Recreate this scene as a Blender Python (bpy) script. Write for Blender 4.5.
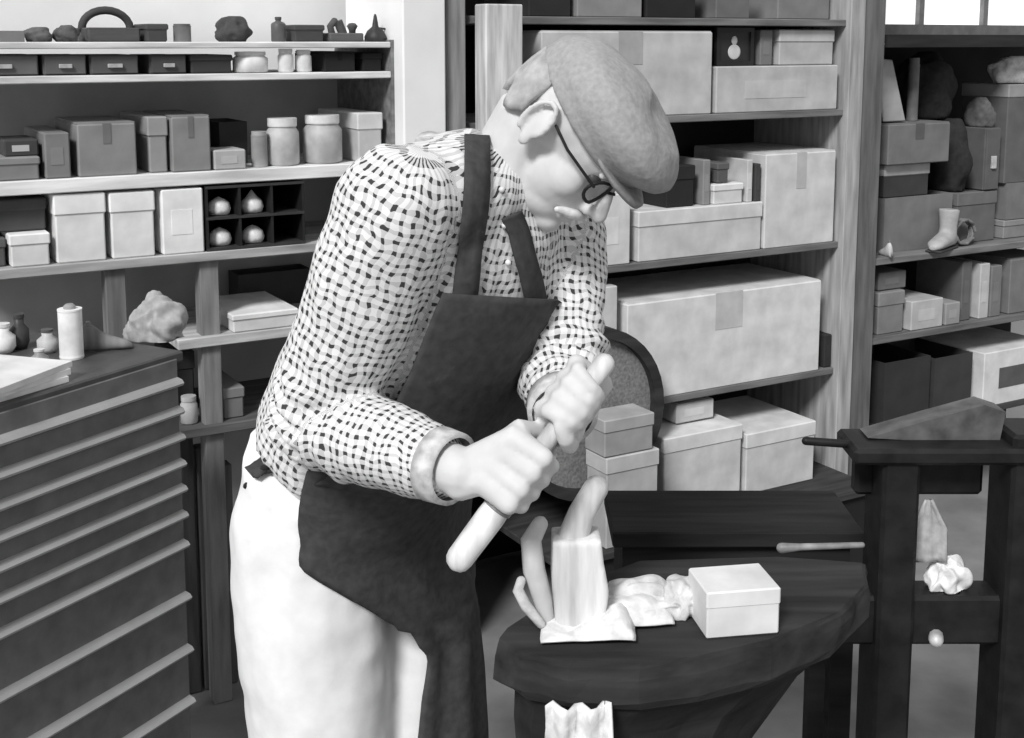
import bpy, bmesh, math, random
from mathutils import Vector as V, Matrix, noise
from mathutils.bvhtree import BVHTree
random.seed(7)
R = math.radians
scene = bpy.context.scene
for o in list(bpy.data.objects): bpy.data.objects.remove(o)

# ---------------------------------------------------------------- camera, world, light, exposure
F = 1250.0; HOR = 40.0; PITCH = R(8.0); CAMZ = 1.58
CY = HOR + F * math.tan(PITCH)
cd = bpy.data.cameras.new('camera'); cam = bpy.data.objects.new('camera', cd)
scene.collection.objects.link(cam)
cam.location = (0, 0, CAMZ); cam.rotation_euler = (math.pi / 2 - PITCH, 0, 0)
cd.sensor_width = 36; cd.lens = F / 1024 * 36; cd.shift_y = -(369 - CY) / 1024
cd.clip_start = 0.05
scene.camera = cam
world = bpy.data.worlds.new('world'); scene.world = world; world.use_nodes = True
world.node_tree.nodes['Background'].inputs[0].default_value = (1, 1, 1, 1)
world.node_tree.nodes['Background'].inputs[1].default_value = 0.45
sd = bpy.data.lights.new('daylight_sun', 'SUN'); sun = bpy.data.objects.new('daylight_sun', sd)
scene.collection.objects.link(sun)
sd.energy = 3.1; sd.angle = R(14); sd.color = (1, 1, 1)
sun.rotation_euler = V((0.42, 1.0, -0.95)).to_track_quat('-Z', 'Y').to_euler()
sun.location = (-2, -3, 4)
scene.view_settings.view_transform = 'Standard'; scene.view_settings.look = 'None'
scene.view_settings.gamma = 1; scene.view_settings.use_curve_mapping = False
scene.view_settings.exposure = 0.0

# ---------------------------------------------------------------- pixel directions
CAM = V((0, 0, CAMZ)); FW = V((0, math.cos(PITCH), -math.sin(PITCH))); UP = V((0, math.sin(PITCH), math.cos(PITCH)))
def ray(px, py): return V((1, 0, 0)) * ((px - 512) / F) + UP * ((CY - py) / F) + FW
def P(px, py, Y):
    d = ray(px, py); return CAM + d * (Y / d.y)
def onz(px, py, z):
    d = ray(px, py); return CAM + d * ((z - CAMZ) / d.z)
ANG = R(30); UX = V((math.cos(ANG), math.sin(ANG), 0)); WX = V((-math.sin(ANG), math.cos(ANG), 0)); O = V((0, 3.2, 0))
def hit(px, py, w=0.0):
    d = ray(px, py); t = (w - (CAM - O).dot(WX)) / d.dot(WX); p = CAM + d * t
    return (p - O).dot(UX), p.z
def wp(u, w, z): return O + UX * u + WX * w + V((0, 0, z))

# ---------------------------------------------------------------- materials
def lin(g):
    g /= 255.0; return g / 12.92 if g <= 0.04045 else ((g + 0.055) / 1.055) ** 2.4
MATS = {}
def mat(g, rough=0.7, kind='noise', scale=18.0, amt=0.18, metal=0.0, bump=0.15, spec=0.3):
    key = (g, rough, kind, scale, amt, metal, bump)
    if key in MATS: return MATS[key]
    m = bpy.data.materials.new('%s_grey_%d' % (kind, g)); m.use_nodes = True
    nt = m.node_tree; b = nt.nodes['Principled BSDF']
    b.inputs['Roughness'].default_value = rough; b.inputs['Metallic'].default_value = metal
    b.inputs['Specular IOR Level'].default_value = spec
    tc = nt.nodes.new('ShaderNodeTexCoord'); mp = nt.nodes.new('ShaderNodeMapping')
    nt.links.new(tc.outputs['Object'], mp.inputs['Vector'])
    if kind == 'wood': mp.inputs['Scale'].default_value = (1, 9, 9)
    if kind == 'vwood': mp.inputs['Scale'].default_value = (9, 9, 1)
    nz = nt.nodes.new('ShaderNodeTexNoise'); nz.inputs['Scale'].default_value = scale; nz.inputs['Detail'].default_value = 6
    nt.links.new(mp.outputs[0], nz.inputs['Vector'])
    cr = nt.nodes.new('ShaderNodeValToRGB'); c = lin(g)
    lo = c * (1 - amt * 1.6); hi = min(1, c * (1 + amt * 1.6))
    cr.color_ramp.elements[0].position = 0.3; cr.color_ramp.elements[1].position = 0.7
    cr.color_ramp.elements[0].color = (lo, lo, lo, 1); cr.color_ramp.elements[1].color = (hi, hi, hi, 1)
    nt.links.new(nz.outputs[0], cr.inputs[0]); nt.links.new(cr.outputs[0], b.inputs['Base Color'])
    if bump:
        bp = nt.nodes.new('ShaderNodeBump'); bp.inputs['Strength'].default_value = bump; bp.inputs['Distance'].default_value = 0.004
        nt.links.new(nz.outputs[0], bp.inputs['Height']); nt.links.new(bp.outputs[0], b.inputs['Normal'])
    MATS[key] = m; return m
def card(g): return mat(g, 0.85, 'card', 14, 0.10, bump=0.05)
def wood(g): return mat(g, 0.75, 'wood', 5, 0.25, bump=0.2)
def vwood(g): return mat(g, 0.75, 'vwood', 5, 0.22, bump=0.2)
def iron(g): return mat(g, 0.55, 'iron', 30, 0.25, metal=0.2, bump=0.2)
def paint(g): return mat(g, 0.45, 'paint', 25, 0.12, bump=0.08)
def cloth(g): return mat(g, 0.95, 'cloth', 60, 0.14, bump=0.3)
def plaid_mat():
    m = bpy.data.materials.new('checked_cotton'); m.use_nodes = True; nt = m.node_tree; b = nt.nodes['Principled BSDF']
    b.inputs['Roughness'].default_value = 0.95; b.inputs['Specular IOR Level'].default_value = 0.1
    at = nt.nodes.new('ShaderNodeAttribute'); at.attribute_name = 'weave'
    nz = nt.nodes.new('ShaderNodeTexNoise'); nz.inputs['Scale'].default_value = 34
    tc = nt.nodes.new('ShaderNodeTexCoord'); nt.links.new(tc.outputs['Object'], nz.inputs['Vector'])
    vm = nt.nodes.new('ShaderNodeVectorMath'); vm.operation = 'MULTIPLY_ADD'
    vm.inputs[1].default_value = (0.022, 0.022, 0.022)
    nt.links.new(nz.outputs['Color'], vm.inputs[0]); nt.links.new(at.outputs['Vector'], vm.inputs[2])
    sp = nt.nodes.new('ShaderNodeSeparateXYZ'); nt.links.new(vm.outputs[0], sp.inputs[0])
    def band(out, per, wdt, ph):
        a = nt.nodes.new('ShaderNodeMath'); a.operation = 'MULTIPLY_ADD'; a.inputs[1].default_value = 1 / per; a.inputs[2].default_value = 50 + ph
        f = nt.nodes.new('ShaderNodeMath'); f.operation = 'FRACT'
        l = nt.nodes.new('ShaderNodeMath'); l.operation = 'LESS_THAN'; l.inputs[1].default_value = wdt
        nt.links.new(out, a.inputs[0]); nt.links.new(a.outputs[0], f.inputs[0]); nt.links.new(f.outputs[0], l.inputs[0])
        return l.outputs[0]
    def mth(op, a, bb):
        n = nt.nodes.new('ShaderNodeMath'); n.operation = op
        nt.links.new(a, n.inputs[0])
        if isinstance(bb, float): n.inputs[1].default_value = bb
        else: nt.links.new(bb, n.inputs[1])
        return n.outputs[0]
    x = band(sp.outputs[0], 0.0130, 0.40, 0.0); y = band(sp.outputs[1], 0.0130, 0.40, 0.3)
    s = mth('ADD', x, y); s = mth('MULTIPLY', s, 0.5)
    bx_ = mth('MULTIPLY', x, y)
    s = mth('MULTIPLY', s, 0.62); s = mth('ADD', s, mth('MULTIPLY', bx_, 0.38))
    cr = nt.nodes.new('ShaderNodeValToRGB'); e = cr.color_ramp.elements
    e[0].position = 0; e[1].position = 1; e[0].color = (lin(236),) * 3 + (1,); e[1].color = (lin(70),) * 3 + (1,)
    n = cr.color_ramp.elements.new(0.33); n.color = (lin(206),) * 3 + (1,)
    nt.links.new(s, cr.inputs[0]); nt.links.new(cr.outputs[0], b.inputs['Base Color'])
    return m
def glow(g, s):
    m = bpy.data.materials.new('daylit_glass'); m.use_nodes = True; b = m.node_tree.nodes['Principled BSDF']
    b.inputs['Base Color'].default_value = (lin(g),) * 3 + (1,); b.inputs['Roughness'].default_value = 0.2
    b.inputs['Emission Color'].default_value = (1, 1, 1, 1); b.inputs['Emission Strength'].default_value = s
    return m

# ---------------------------------------------------------------- mesh helpers
COL = scene.collection
def link(name, bm, m, parent=None, smooth=False):
    me = bpy.data.meshes.new(name); bm.normal_update(); bm.to_mesh(me); bm.free()
    return linkme(name, me, m, parent, smooth)
def linkme(name, me, m, parent=None, smooth=False):
    if smooth: me.polygons.foreach_set('use_smooth', [True] * len(me.polygons))
    o = bpy.data.objects.new(name, me); COL.objects.link(o); me.materials.clear(); me.materials.append(m)
    if parent: o.parent = parent
    return o
def tag(o, label, cat, group=None):
    o['label'] = label; o['category'] = cat
    if group: o['group'] = group
    return o
def thing(name, label, cat, loc, rz=0.0, group=None):
    o = bpy.data.objects.new(name, None); COL.objects.link(o); o.location = loc; o.rotation_euler = (0, 0, rz)
    o.empty_display_size = 0.05
    return tag(o, label, cat, group)
def box(bm, x0, x1, y0, y1, z0, z1, bev=0.0):
    r = bmesh.ops.create_cube(bm, size=1.0, matrix=Matrix.Translation(((x0+x1)/2, (y0+y1)/2, (z0+z1)/2)) @ Matrix.Diagonal((abs(x1-x0), abs(y1-y0), abs(z1-z0), 1)))
    if bev:
        es = list({e for v in r['verts'] for e in v.link_edges})
        bmesh.ops.bevel(bm, geom=es, offset=bev, segments=1, profile=0.5, affect='EDGES')
    return bm
def B(*a): return box(bmesh.new(), *a)
def rings(bm, rs, cap=True, close=True):
    """bridge rings of points (same count)."""
    vs = [[bm.verts.new(p) for p in r] for r in rs]; n = len(rs[0])
    for a, b in zip(vs, vs[1:]):
        for i in range(n if close else n - 1):
            j = (i + 1) % n; bm.faces.new((a[i], a[j], b[j], b[i]))
    if cap and close:
        bm.faces.new(list(reversed(vs[0]))); bm.faces.new(vs[-1])
    bmesh.ops.recalc_face_normals(bm, faces=bm.faces)
    return bm
def basis(t, ref=None):
    t = t.normalized(); ref = ref or V((0, 0, 1))
    if abs(t.dot(ref)) > 0.97: ref = V((1, 0, 0))
    a = t.cross(ref).normalized(); return a, t.cross(a).normalized()
def tube(bm, pts, rad, n=12, round_ends=True):
    pts = [V(p) for p in pts]
    if not hasattr(rad, '__len__'): rad = [rad] * len(pts)
    rs = []; a0 = None; N = len(pts)
    for i, p in enumerate(pts):
        t = (pts[min(i+1, N-1)] - pts[max(i-1, 0)]).normalized()
        if a0 is None: a, b = basis(t)
        else:
            a = (a0 - t * a0.dot(t)).normalized(); b = t.cross(a)
        a0 = a
        def ring(c, r): return [c + (a * math.cos(2*math.pi*k/n) + b * math.sin(2*math.pi*k/n)) * r for k in range(n)]
        if round_ends and i == 0:
            for q in (80, 50, 25): rs.append(ring(p - t * rad[0] * math.sin(R(q)), rad[0] * math.cos(R(q))))
        rs.append(ring(p, rad[i]))
        if round_ends and i == N - 1:
            for q in (25, 50, 80): rs.append(ring(p + t * rad[i] * math.sin(R(q)), rad[i] * math.cos(R(q))))
    return rings(bm, rs)
def lathe(bm, prof, n=36, c=(0, 0, 0)):
    return rings(bm, [[V((c[0] + r*math.cos(2*math.pi*k/n), c[1] + r*math.sin(2*math.pi*k/n), c[2] + z)) for k in range(n)] for r, z in prof])
def ellipsoid(bm, c, r, rot=None, seg=20):
    M = Matrix.Translation(c)
    if rot: M = M @ rot.to_4x4()
    bmesh.ops.create_uvsphere(bm, u_segments=seg, v_segments=seg // 2 + 2, radius=1, matrix=M @ Matrix.Diagonal((*r, 1)))
    return bm
def sheet(rows, thick):
    """closed thin solid from a grid of points"""
    bm = bmesh.new(); nr, nc = len(rows), len(rows[0])
    nm = []
    for i in range(nr):
        l = []
        for j in range(nc):
            du = rows[i][min(j+1, nc-1)] - rows[i][max(j-1, 0)]; dv = rows[min(i+1, nr-1)][j] - rows[max(i-1, 0)][j]
            n = du.cross(dv); l.append(n.normalized() if n.length > 1e-9 else V((0, 0, 1)))
        nm.append(l)
    A = [[bm.verts.new(rows[i][j] + nm[i][j] * thick / 2) for j in range(nc)] for i in range(nr)]
    Bv = [[bm.verts.new(rows[i][j] - nm[i][j] * thick / 2) for j in range(nc)] for i in range(nr)]
    for i in range(nr - 1):
        for j in range(nc - 1):
            bm.faces.new((A[i][j], A[i][j+1], A[i+1][j+1], A[i+1][j]))
            bm.faces.new((Bv[i][j], Bv[i+1][j], Bv[i+1][j+1], Bv[i][j+1]))
    for i in range(nr - 1):
        bm.faces.new((A[i][0], A[i+1][0], Bv[i+1][0], Bv[i][0])); bm.faces.new((A[i][-1], Bv[i][-1], Bv[i+1][-1], A[i+1][-1]))
    for j in range(nc - 1):
        bm.faces.new((A[0][j], Bv[0][j], Bv[0][j+1], A[0][j+1])); bm.faces.new((A[-1][j], A[-1][j+1], Bv[-1][j+1], Bv[-1][j]))
    bmesh.ops.recalc_face_normals(bm, faces=bm.faces)
    return bm
def remeshed(bm, vox, it=4):
    me = bpy.data.meshes.new('tmp'); bm.to_mesh(me); bm.free()
    o = bpy.data.objects.new('tmp', me); COL.objects.link(o)
    m = o.modifiers.new('r', 'REMESH'); m.mode = 'VOXEL'; m.voxel_size = vox; m.adaptivity = 0
    if it: s = o.modifiers.new('s', 'SMOOTH'); s.factor = 0.5; s.iterations = it
    dg = bpy.context.evaluated_depsgraph_get(); ev = o.evaluated_get(dg)
    out = bpy.data.meshes.new_from_object(ev); bpy.data.objects.remove(o); bpy.data.meshes.remove(me)
    return out

# ---------------------------------------------------------------- setting
def struct(o): o['kind'] = 'structure'; return o
bm = B(-4, 5, -1.5, 7, -0.1, 0); struct(link('floor', bm, mat(126, 0.8, 'concrete', 6, 0.15, bump=0.3)))
bm = B(-3.2, 4.6, 0.0, 0.12, 0, 3.2); wb = struct(link('wall_back', bm, mat(238, 0.9, 'plaster', 5, 0.04, bump=0.2)))
wb.location = wp(0, 0.46, 0); wb.rotation_euler = (0, 0, ANG)
WFR = {'location': O, 'rz': ANG}

# shelf heights measured on the front plane
def zb(px, py, w=0): return hit(px, py, w)[1]
def U(px, py=200, w=0): return hit(px, py, w)[0]
ZL = [zb(195, 42), zb(195, 74), zb(195, 172), zb(150, 257), zb(215, 336), zb(225, 424)]
ZR = [zb(690, 18), zb(740, 113), zb(740, 252), zb(740, 384), zb(730, 490)]
ZF = [zb(950, 36), zb(950, 250), zb(950, 326), zb(950, 415)]

# ---- left shelving
SL = thing('shelving_unit', 'long pale-edged wall shelving on the left, crowded with boxes', 'shelving', O, ANG)
uL0, uL1 = U(-60), U(393)
for i, z in enumerate(ZL):
    d = 0.34; a, b_ = (uL0, uL1)
    g = [222, 222, 244, 170, 190, 96][i]
    th = [0.014, 0.016, 0.030, 0.022, 0.024, 0.022][i]
    if i == 4: a = U(178, 340)
    if i == 5: a = U(150, 420)
    link('shelf', B(a, b_, 0.0, d, z - th, z, 0.002), wood(g), SL)
link('back_panel', B(uL0, uL1, 0.345, 0.36, 0.02, ZL[1] - 0.014), mat(172, 0.9, 'board', 4, 0.15, bump=0.1), SL)
link('end_panel', B(uL1, uL1 + 0.02, 0.0, 0.36, 0.0, ZL[0] + 0.005), wood(120), SL)
for px, z0, z1, g in ((118, 0, ZL[3] - 0.02, 112), (212, 0, ZL[3] - 0.02, 132)):
    u = U(px, 300); link('upright', B(u - 0.022, u + 0.022, 0.015, 0.06, z0, z1, 0.002), vwood(g), SL)
# open grid of small pigeonholes standing on the fourth shelf
uA, uB = U(207, 220, -0.004), U(306, 220, -0.004)
PG = thing('pigeonhole_rack', 'black pigeonhole rack with two rows of small compartments on left shelf', 'rack', wp((uA + uB) / 2, 0.004, ZL[3] + .001), ANG)
wd = (uB - uA) / 2; hgt = ZL[2] - 0.036 - ZL[3]
dk = paint(38)
link('back_panel', B(-wd, wd, 0.2, 0.21, 0, hgt), dk, PG)
for k in range(4):
    x = -wd + k * (2 * wd - 0.006) / 3; link('divider', B(x, x + 0.006, 0, 0.2, 0, hgt), dk, PG)
for k in range(3):
    z = k * (hgt - 0.006) / 2; link('tray', B(-wd, wd, -0.002, 0.2, z, z + 0.006), paint(60), PG)
for k in range(2):
    for r in range(2):
        x = -wd + (k + 0.5) * 2 * wd / 3; z = r * (hgt - 0.006) / 2 + 0.006
        bm = bmesh.new()
        prof = [(0.001, 0), (0.026, 0.0), (0.031, 0.012), (0.027, 0.026), (0.016, 0.034), (0.001, 0.040 + 0.012 * k * r)]
        lathe(bm, prof, 14)
        o = link('cord_ball', bm, cloth(222), None, True)
        p = wp((uA + uB) / 2 + x + .003, 0.044, ZL[3] + z + .0025); o.location = p; o.scale = (0.9, 0.9, 1.0)
        tag(o, 'white twist of cord in the %s pigeonhole of the %s column' % (['lower', 'upper'][r], ['leftmost', 'middle'][k]), 'cord', 'white bundles in the pigeonholes')

# ---- right shelving and post
SR = thing('storage_shelving', 'dark-backed storage shelving of large cartons behind the capped man', 'shelving', O, ANG)
uR0, uR1 = U(470), U(838, 250, 0.0)
for i, z in enumerate(ZR):
    f = -0.20 if i == 4 else 0.0
    link('shelf', B(uR0 if i < 4 else U(560, 490, -.2), uR1, f, 0.40, z - 0.02, z, 0.002), wood([120, 120, 110, 110, 60][i]), SR)
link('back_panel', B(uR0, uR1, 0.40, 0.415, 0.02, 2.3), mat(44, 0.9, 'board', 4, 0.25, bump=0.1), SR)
link('shadow_panel', B(U(560, 490, -.2), uR1, -0.185, -0.17, 0.0, ZR[4] - 0.02), mat(34, 0.9, 'board', 4, 0.25, bump=0.1), SR)  # added near-black panel standing in for the shadow under the bottom shelf
up0, up1 = U(838, 250), U(852, 250)
link('upright', B(up0, up1, -0.02, 0.42, 0.0, 2.4, 0.002), vwood(165), SR)
link('upright', B(up1 + 0.001, U(874, 250), -0.01, 0.42, 0.0, 2.4, 0.002), vwood(104), SR)
# ---- far right shelving
SF = thing('clutter_shelving', 'dark shelving on the far right packed with clutter, past the grey post', 'shelving', O, ANG)
uF0, uF1 = U(876, 250), U(1110, 250)
for i, z in enumerate(ZF):
    link('shelf', B(uF0, uF1, 0.0, 0.40, z - 0.022, z, 0.002), wood([50, 118, 104, 70][i]), SF)
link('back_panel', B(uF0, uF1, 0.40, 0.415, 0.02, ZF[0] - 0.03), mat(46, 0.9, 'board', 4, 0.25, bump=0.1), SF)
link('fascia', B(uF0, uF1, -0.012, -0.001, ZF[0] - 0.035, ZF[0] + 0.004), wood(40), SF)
# ---- daylit window above the far right shelving
wz = ZF[0] + 0.03
win = struct(link('window_1', B(uF0, uF1 + 0.3, 0.425, 0.445, wz, wz + 0.9), glow(230, 0.75)))
win.location = O; win.rotation_euler = (0, 0, ANG)
for px in (921, 985, 1050):
    u = U(px, 10, 0.41); f = link('window_bar', B(u - 0.012, u + 0.012, 0.405, 0.424, wz, wz + 0.9), paint(120), win)
link('window_frame', B(uF0, uF1 + 0.3, 0.40, 0.424, wz - 0.03, wz + 0.012), paint(110), win)
# ---- white pillar and the timber posts beside it
u0, u1 = U(403, 60, -0.05), U(446, 60, -0.05)
o = struct(link('trim_1', B(u0, u1, -0.05, 0.30, 0, 3.0, 0.004), mat(240, 0.8, 'plaster', 8, 0.03, bump=0.1))); o.location = O; o.rotation_euler = (0, 0, ANG)
u0, u1 = U(447, 60, -0.03), U(466, 60, -0.03)
o = struct(link('trim_2', B(u0, u1, -0.03, 0.30, 0, 3.0, 0.003), vwood(140))); o.location = O; o.rotation_euler = (0, 0, ANG)
u0, u1 = U(486, 60, -0.06), U(523, 60, -0.06)
o = struct(link('trim_3', B(u0, u1, -0.06, -0.001, ZR[3] - .02, zb(505, 4, -0.06), 0.003), vwood(204))); o.location = O; o.rotation_euler = (0, 0, ANG)

# ---------------------------------------------------------------- things on the shelves
def spot(x0, x1, y0, zbase, w, ymid=None):
    """front rectangle (pixels) on a board at zbase -> u-centre, half width, height"""
    ym = ymid if ymid is not None else y0 + 20
    a, b_ = U(x0, ym, w), U(x1, ym, w); h = hit((x0 + x1) / 2, y0, w)[1] - zbase
    return (a + b_) / 2, (b_ - a) / 2, max(h, 0.012)
def carton(x0, x1, y0, zbase, w, g, label, name='carton', depth=0.26, style='plain', cat='box', group=None, g2=None, lift=0.0):
    u, hw, h = spot(x0, x1, y0, zbase + lift, w); hw = max(hw - 0.0015, 0.006)
    r = thing(name, label, cat, wp(u, w, zbase + lift + 0.0005), ANG, group)
    e = min(0.003, hw * 0.2, h * 0.2)
    g2 = g2 or min(255, int(g * 1.06))
    if style == 'lid':
        lh = min(0.045, h * 0.35)
        link('body', B(-hw + 0.003, hw - 0.003, 0.003, depth - 0.003, 0, h - 0.004, e), card(g), r)
        link('lid', B(-hw, hw, 0, depth, h - lh, h, e), card(g2), r)
    elif style == 'tape':
        link('body', B(-hw, hw, 0, depth, 0, h, e), card(g), r)
        link('tape', B(-hw * 0.14, hw * 0.14, -0.0012, 0.001, h * 0.62, h + 0.001), card(max(20, g - 22)), r)
        link('flap', B(-hw * 0.985, hw * 0.985, 0.004, depth - .004, h, h + 0.003), card(g), r)
    elif style == 'open':
        t = 0.006
        bm = B(-hw, hw, 0, depth, 0, t); box(bm, -hw, hw, 0, t, t, h); box(bm, -hw, hw, depth - t, depth, t, h)
        box(bm, -hw, -hw + t, t, depth - t, t, h); box(bm, hw - t, hw, t, depth - t, t, h)
        link('body', bm, card(g), r)
    elif style == 'drawer':
        link('body', B(-hw, hw, 0.006, depth, 0, h, e), card(g), r)
        link('front', B(-hw + .003, hw - .003, 0, 0.007, 0.003, h - 0.003, 0.001), card(g2), r)
        link('pull', B(-hw * 0.3, hw * 0.3, -0.008, 0, h * 0.35, h * 0.55, 0.001), iron(190), r)
    else:
        link('body', B(-hw, hw, 0, depth, 0, h, e), card(g), r)
        link('label_patch', B(-hw * 0.55, hw * 0.45, -0.001, 0.001, h * 0.3, h * 0.68), card(g2), r)
    return r
def vessel(x0, x1, y0, zbase, w, g, label, name, cat, kind='can', g2=None, group=None):
    u, hw, h = spot(x0, x1, y0, zbase, w); g2 = g2 or g
    r = thing(name, label, cat, wp(u, w + hw, zbase + 0.0005), ANG, group); bm = bmesh.new()
    if kind == 'can':
        lathe(bm, [(hw * .96, 0), (hw, h * .02), (hw * .97, h * .05), (hw * .97, h * .84), (hw, h * .87), (hw, h * .9), (hw * .9, h * .9)])
        link('body', bm, paint(g), r, False)
        bm = bmesh.new(); lathe(bm, [(hw * .9, h * .9), (hw * .92, h), (hw * .5, h), (hw * .01, h)]); link('lid', bm, paint(g2), r)
    elif kind == 'bottle':
        lathe(bm, [(hw * .9, 0), (hw, h * .03), (hw, h * .7), (hw * .85, h * .76), (hw * .4, h * .82), (hw * .36, h * .9)]); link('body', bm, paint(g), r, True)
        bm = bmesh.new(); lathe(bm, [(hw * .42, h * .88), (hw * .45, h * .9), (hw * .45, h), (hw * .05, h)]); link('cap', bm, paint(g2), r)
    elif kind == 'jar':
        lathe(bm, [(hw * .85, 0), (hw, h * .05), (hw, h * .7), (hw * .8, h * .8), (hw * .8, h * .85)]); link('body', bm, paint(g), r, True)
        bm = bmesh.new(); lathe(bm, [(hw * .86, h * .82), (hw * .88, h * .85), (hw * .88, h), (hw * .05, h)]); link('lid', bm, paint(g2), r)
    return r
def lump(x0, x1, y0, zbase, w, g, label, name, cat, depth=0.1, seed=0, group=None, m=None):
    """crumpled bundle with folds"""
    u, hw, h = spot(x0, x1, y0, zbase, w); bm = bmesh.new()
    bmesh.ops.create_icosphere(bm, subdivisions=4, radius=1)
    for v in bm.verts:
        c = v.co.copy(); n = noise.noise(c * 1.6 + V((seed * 3.1, seed, 0))) * 0.22 - abs(noise.noise(V((c.x * 1.2 + c.z, c.y * 2 - c.x, c.z * 2.2)) + V((seed, 2, 5)))) * 0.2 + .06
        c *= 0.92 + n; z = max(c.z, -0.55)
        v.co = V((max(-1, min(1, c.x)) * hw, (max(-1, min(1, c.y)) + 1) * depth / 2, min(1, (z + 0.55) / 1.45) * h))
    o = link(name, bm, m or cloth(g), None, True); o.location = wp(u, w, zbase + 0.0005); o.rotation_euler = (0, 0, ANG)
    return tag(o, label, cat, group)
def foot_form(loc, rz, L, g, label, name='shoe_last', cat='shoe last', m=None, scale_z=1.0):
    """carved foot-shaped wooden form lying along local x"""
    r = thing(name, label, cat, loc, rz)
    prof = [(-.5, .13, .30), (-.46, .17, .42), (-.36, .19, .52), (-.22, .17, .50), (-.05, .15, .36), (.12, .17, .27), (.28, .20, .21), (.40, .17, .16), (.47, .11, .11), (.50, .03, .06)]
    rs = []
    for x, wy, hz in prof:
        rs.append([V((x * L, math.cos(t) * wy * L * .62, (0.5 + 0.5 * math.sin(t)) * hz * L * scale_z * (0.92 if abs(math.cos(t)) > .8 else 1))) for t in [2 * math.pi * k / 14 for k in range(14)]])
    link('body', rings(bmesh.new(), rs), m or vwood(g), r, True)
    bm = bmesh.new(); lathe(bm, [(L * .05, 0), (L * .05, .006), (L * .03, .008)], 10, (-.3 * L, 0, .50 * L * scale_z)); link('plug', bm, iron(120), r)
    return r

# row on the very top of the left shelving (dark tools against the white wall)
z = ZL[0]
r_u, r_hw, r_h = spot(88, 140, 8, z, 0.08)
tb = thing('tool_carrier', 'dark wooden tool carrier with an arched handle on the top left shelf', 'tool box', wp(r_u, 0.08, z + .0005), ANG)
link('tray', B(-r_hw, r_hw, 0, .16, 0, r_h * .42, .003), wood(78), tb)
pts = [V((r_hw * .95 * math.cos(R(t)), .08, r_h * .4 + r_h * .55 * math.sin(R(t)))) for t in range(0, 181, 15)]
bm = bmesh.new(); tube(bm, pts, 0.009, 8); link('handle', bm, wood(66), tb, True)
carton(0, 26, 31, z, .06, 120, 'low grey tray at the left end of the top shelf', 'low_tray', .2, 'open')
lump(28, 58, 27, z, .07, 96, 'dark rag heaped at the left of the top shelf, beside a low tray', 'rag', 'rag', .1, 1)
lump(58, 84, 25, z, .07, 88, 'dark leather scrap on the top shelf left of the arched carrier', 'leather_scrap', 'leather', .1, 2)
carton(146, 170, 24, z, .06, 70, 'small dark tin box on the top shelf right of the arched carrier', 'tin_box', .12, 'lid')
vessel(176, 194, 24, z, .06, 110, 'squat grey tin on the top shelf, right of the dark tin box', 'tin', 'tin')
def plane_tool(x0, x1, y0, z, w, g, label):
    u, hw, h = spot(x0, x1, y0, z, w); r = thing('hand_plane', label, 'hand plane', wp(u, w, z + .0005), ANG)
    link('sole', B(-hw, hw, 0, .06, 0, h * .4, .003), wood(g), r)
    bm = bmesh.new(); tube(bm, [(-hw * .6, .03, h * .35), (-hw * .7, .03, h * .7), (-hw * .45, .03, h * .93)], .009, 8); link('tote', bm, wood(g - 10), r, True)
    bm = bmesh.new(); lathe(bm, [(.008, h * .38), (.009, h * .55), (.014, h * .72), (.008, h * .85), (.001, h * .87)], 10, (hw * .6, .03, 0)); link('knob', bm, wood(g - 10), r, True)
    bm = bmesh.new(); tube(bm, [(hw * .05, .03, h * .35), (-hw * .25, .03, h * .95)], .011, 6, False); link('iron_blade', bm, iron(90), r)
lump(223, 258, 16, z, .08, 72, 'rounded dark leather bundle on the middle of the top shelf', 'leather_bundle', 'leather', .12, 4)
vessel(274, 288, 17, z, .06, 90, 'dark bottle on the top shelf right of the rounded leather bundle', 'bottle', 'bottle', 'bottle')
carton(294, 326, 25, z, .05, 70, 'flat dark case on the top shelf right of a dark bottle', 'flat_case', .15, 'lid')
plane_tool(330, 364, 20, z, .05, 92, 'dark wooden hand plane near the right end of the top shelf')
u, hw, h = spot(386, 400, 17, z, .05)
oc = thing('oil_can', 'pointed dark oil can on the right end of the top left shelf', 'oil can', wp(U(384, 40), .05, z + .0005), ANG)
bm = bmesh.new(); lathe(bm, [(.026, 0), (.027, .012), (.02, .026), (.008, .036), (.004, .06), (.002, .066)], 14); link('body', bm, iron(60), oc, True)
bm = bmesh.new(); tube(bm, [(.024, 0, .008), (.036, 0, .018), (.03, 0, .03), (.012, 0, .032)], .003, 6); link('handle', bm, iron(60), oc)

# second shelf: shallow drawers, pots, black boxes
z = ZL[1]
for i, (a, b_, y, g, st, lab) in enumerate((
    (-40, 40, 55, 96, 'drawer', 'shallow grey drawer unit at the left end of the second left shelf'),
    (43, 88, 55, 92, 'drawer', 'shallow grey drawer unit second from the left end of the second shelf'),
    (90, 140, 55, 84, 'drawer', 'dark shallow drawer unit third from the left end of the second shelf'),
    (150, 188, 55, 74, 'drawer', 'dark shallow drawer unit left of the long black case, second shelf'),
    (190, 234, 55, 62, 'lid', 'long black case on second shelf left of the white pots'),
    (324, 356, 53, 34, 'tape', 'black flat box on second left shelf right of the small white pots'),
    (362, 384, 53, 30, 'lid', 'small black box at the right end of the second left shelf'))):
    carton(a, b_, y, z, 0.02, g, lab, 'shallow_drawer' if st == 'drawer' else 'flat_box', .2, st, 'drawer' if st == 'drawer' else 'box')
vessel(239, 273, 52, z, .01, 226, 'wide white pot on the second left shelf', 'pot', 'pot', 'jar', 232)
vessel(281, 296, 49, z, .01, 226, 'narrow white pot on second left shelf right of the wide pot', 'pot', 'pot', 'jar', 236)
vessel(299, 314, 50, z, .01, 222, 'narrow white pot on second left shelf beside a black flat box', 'pot', 'pot', 'jar', 232)

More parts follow.
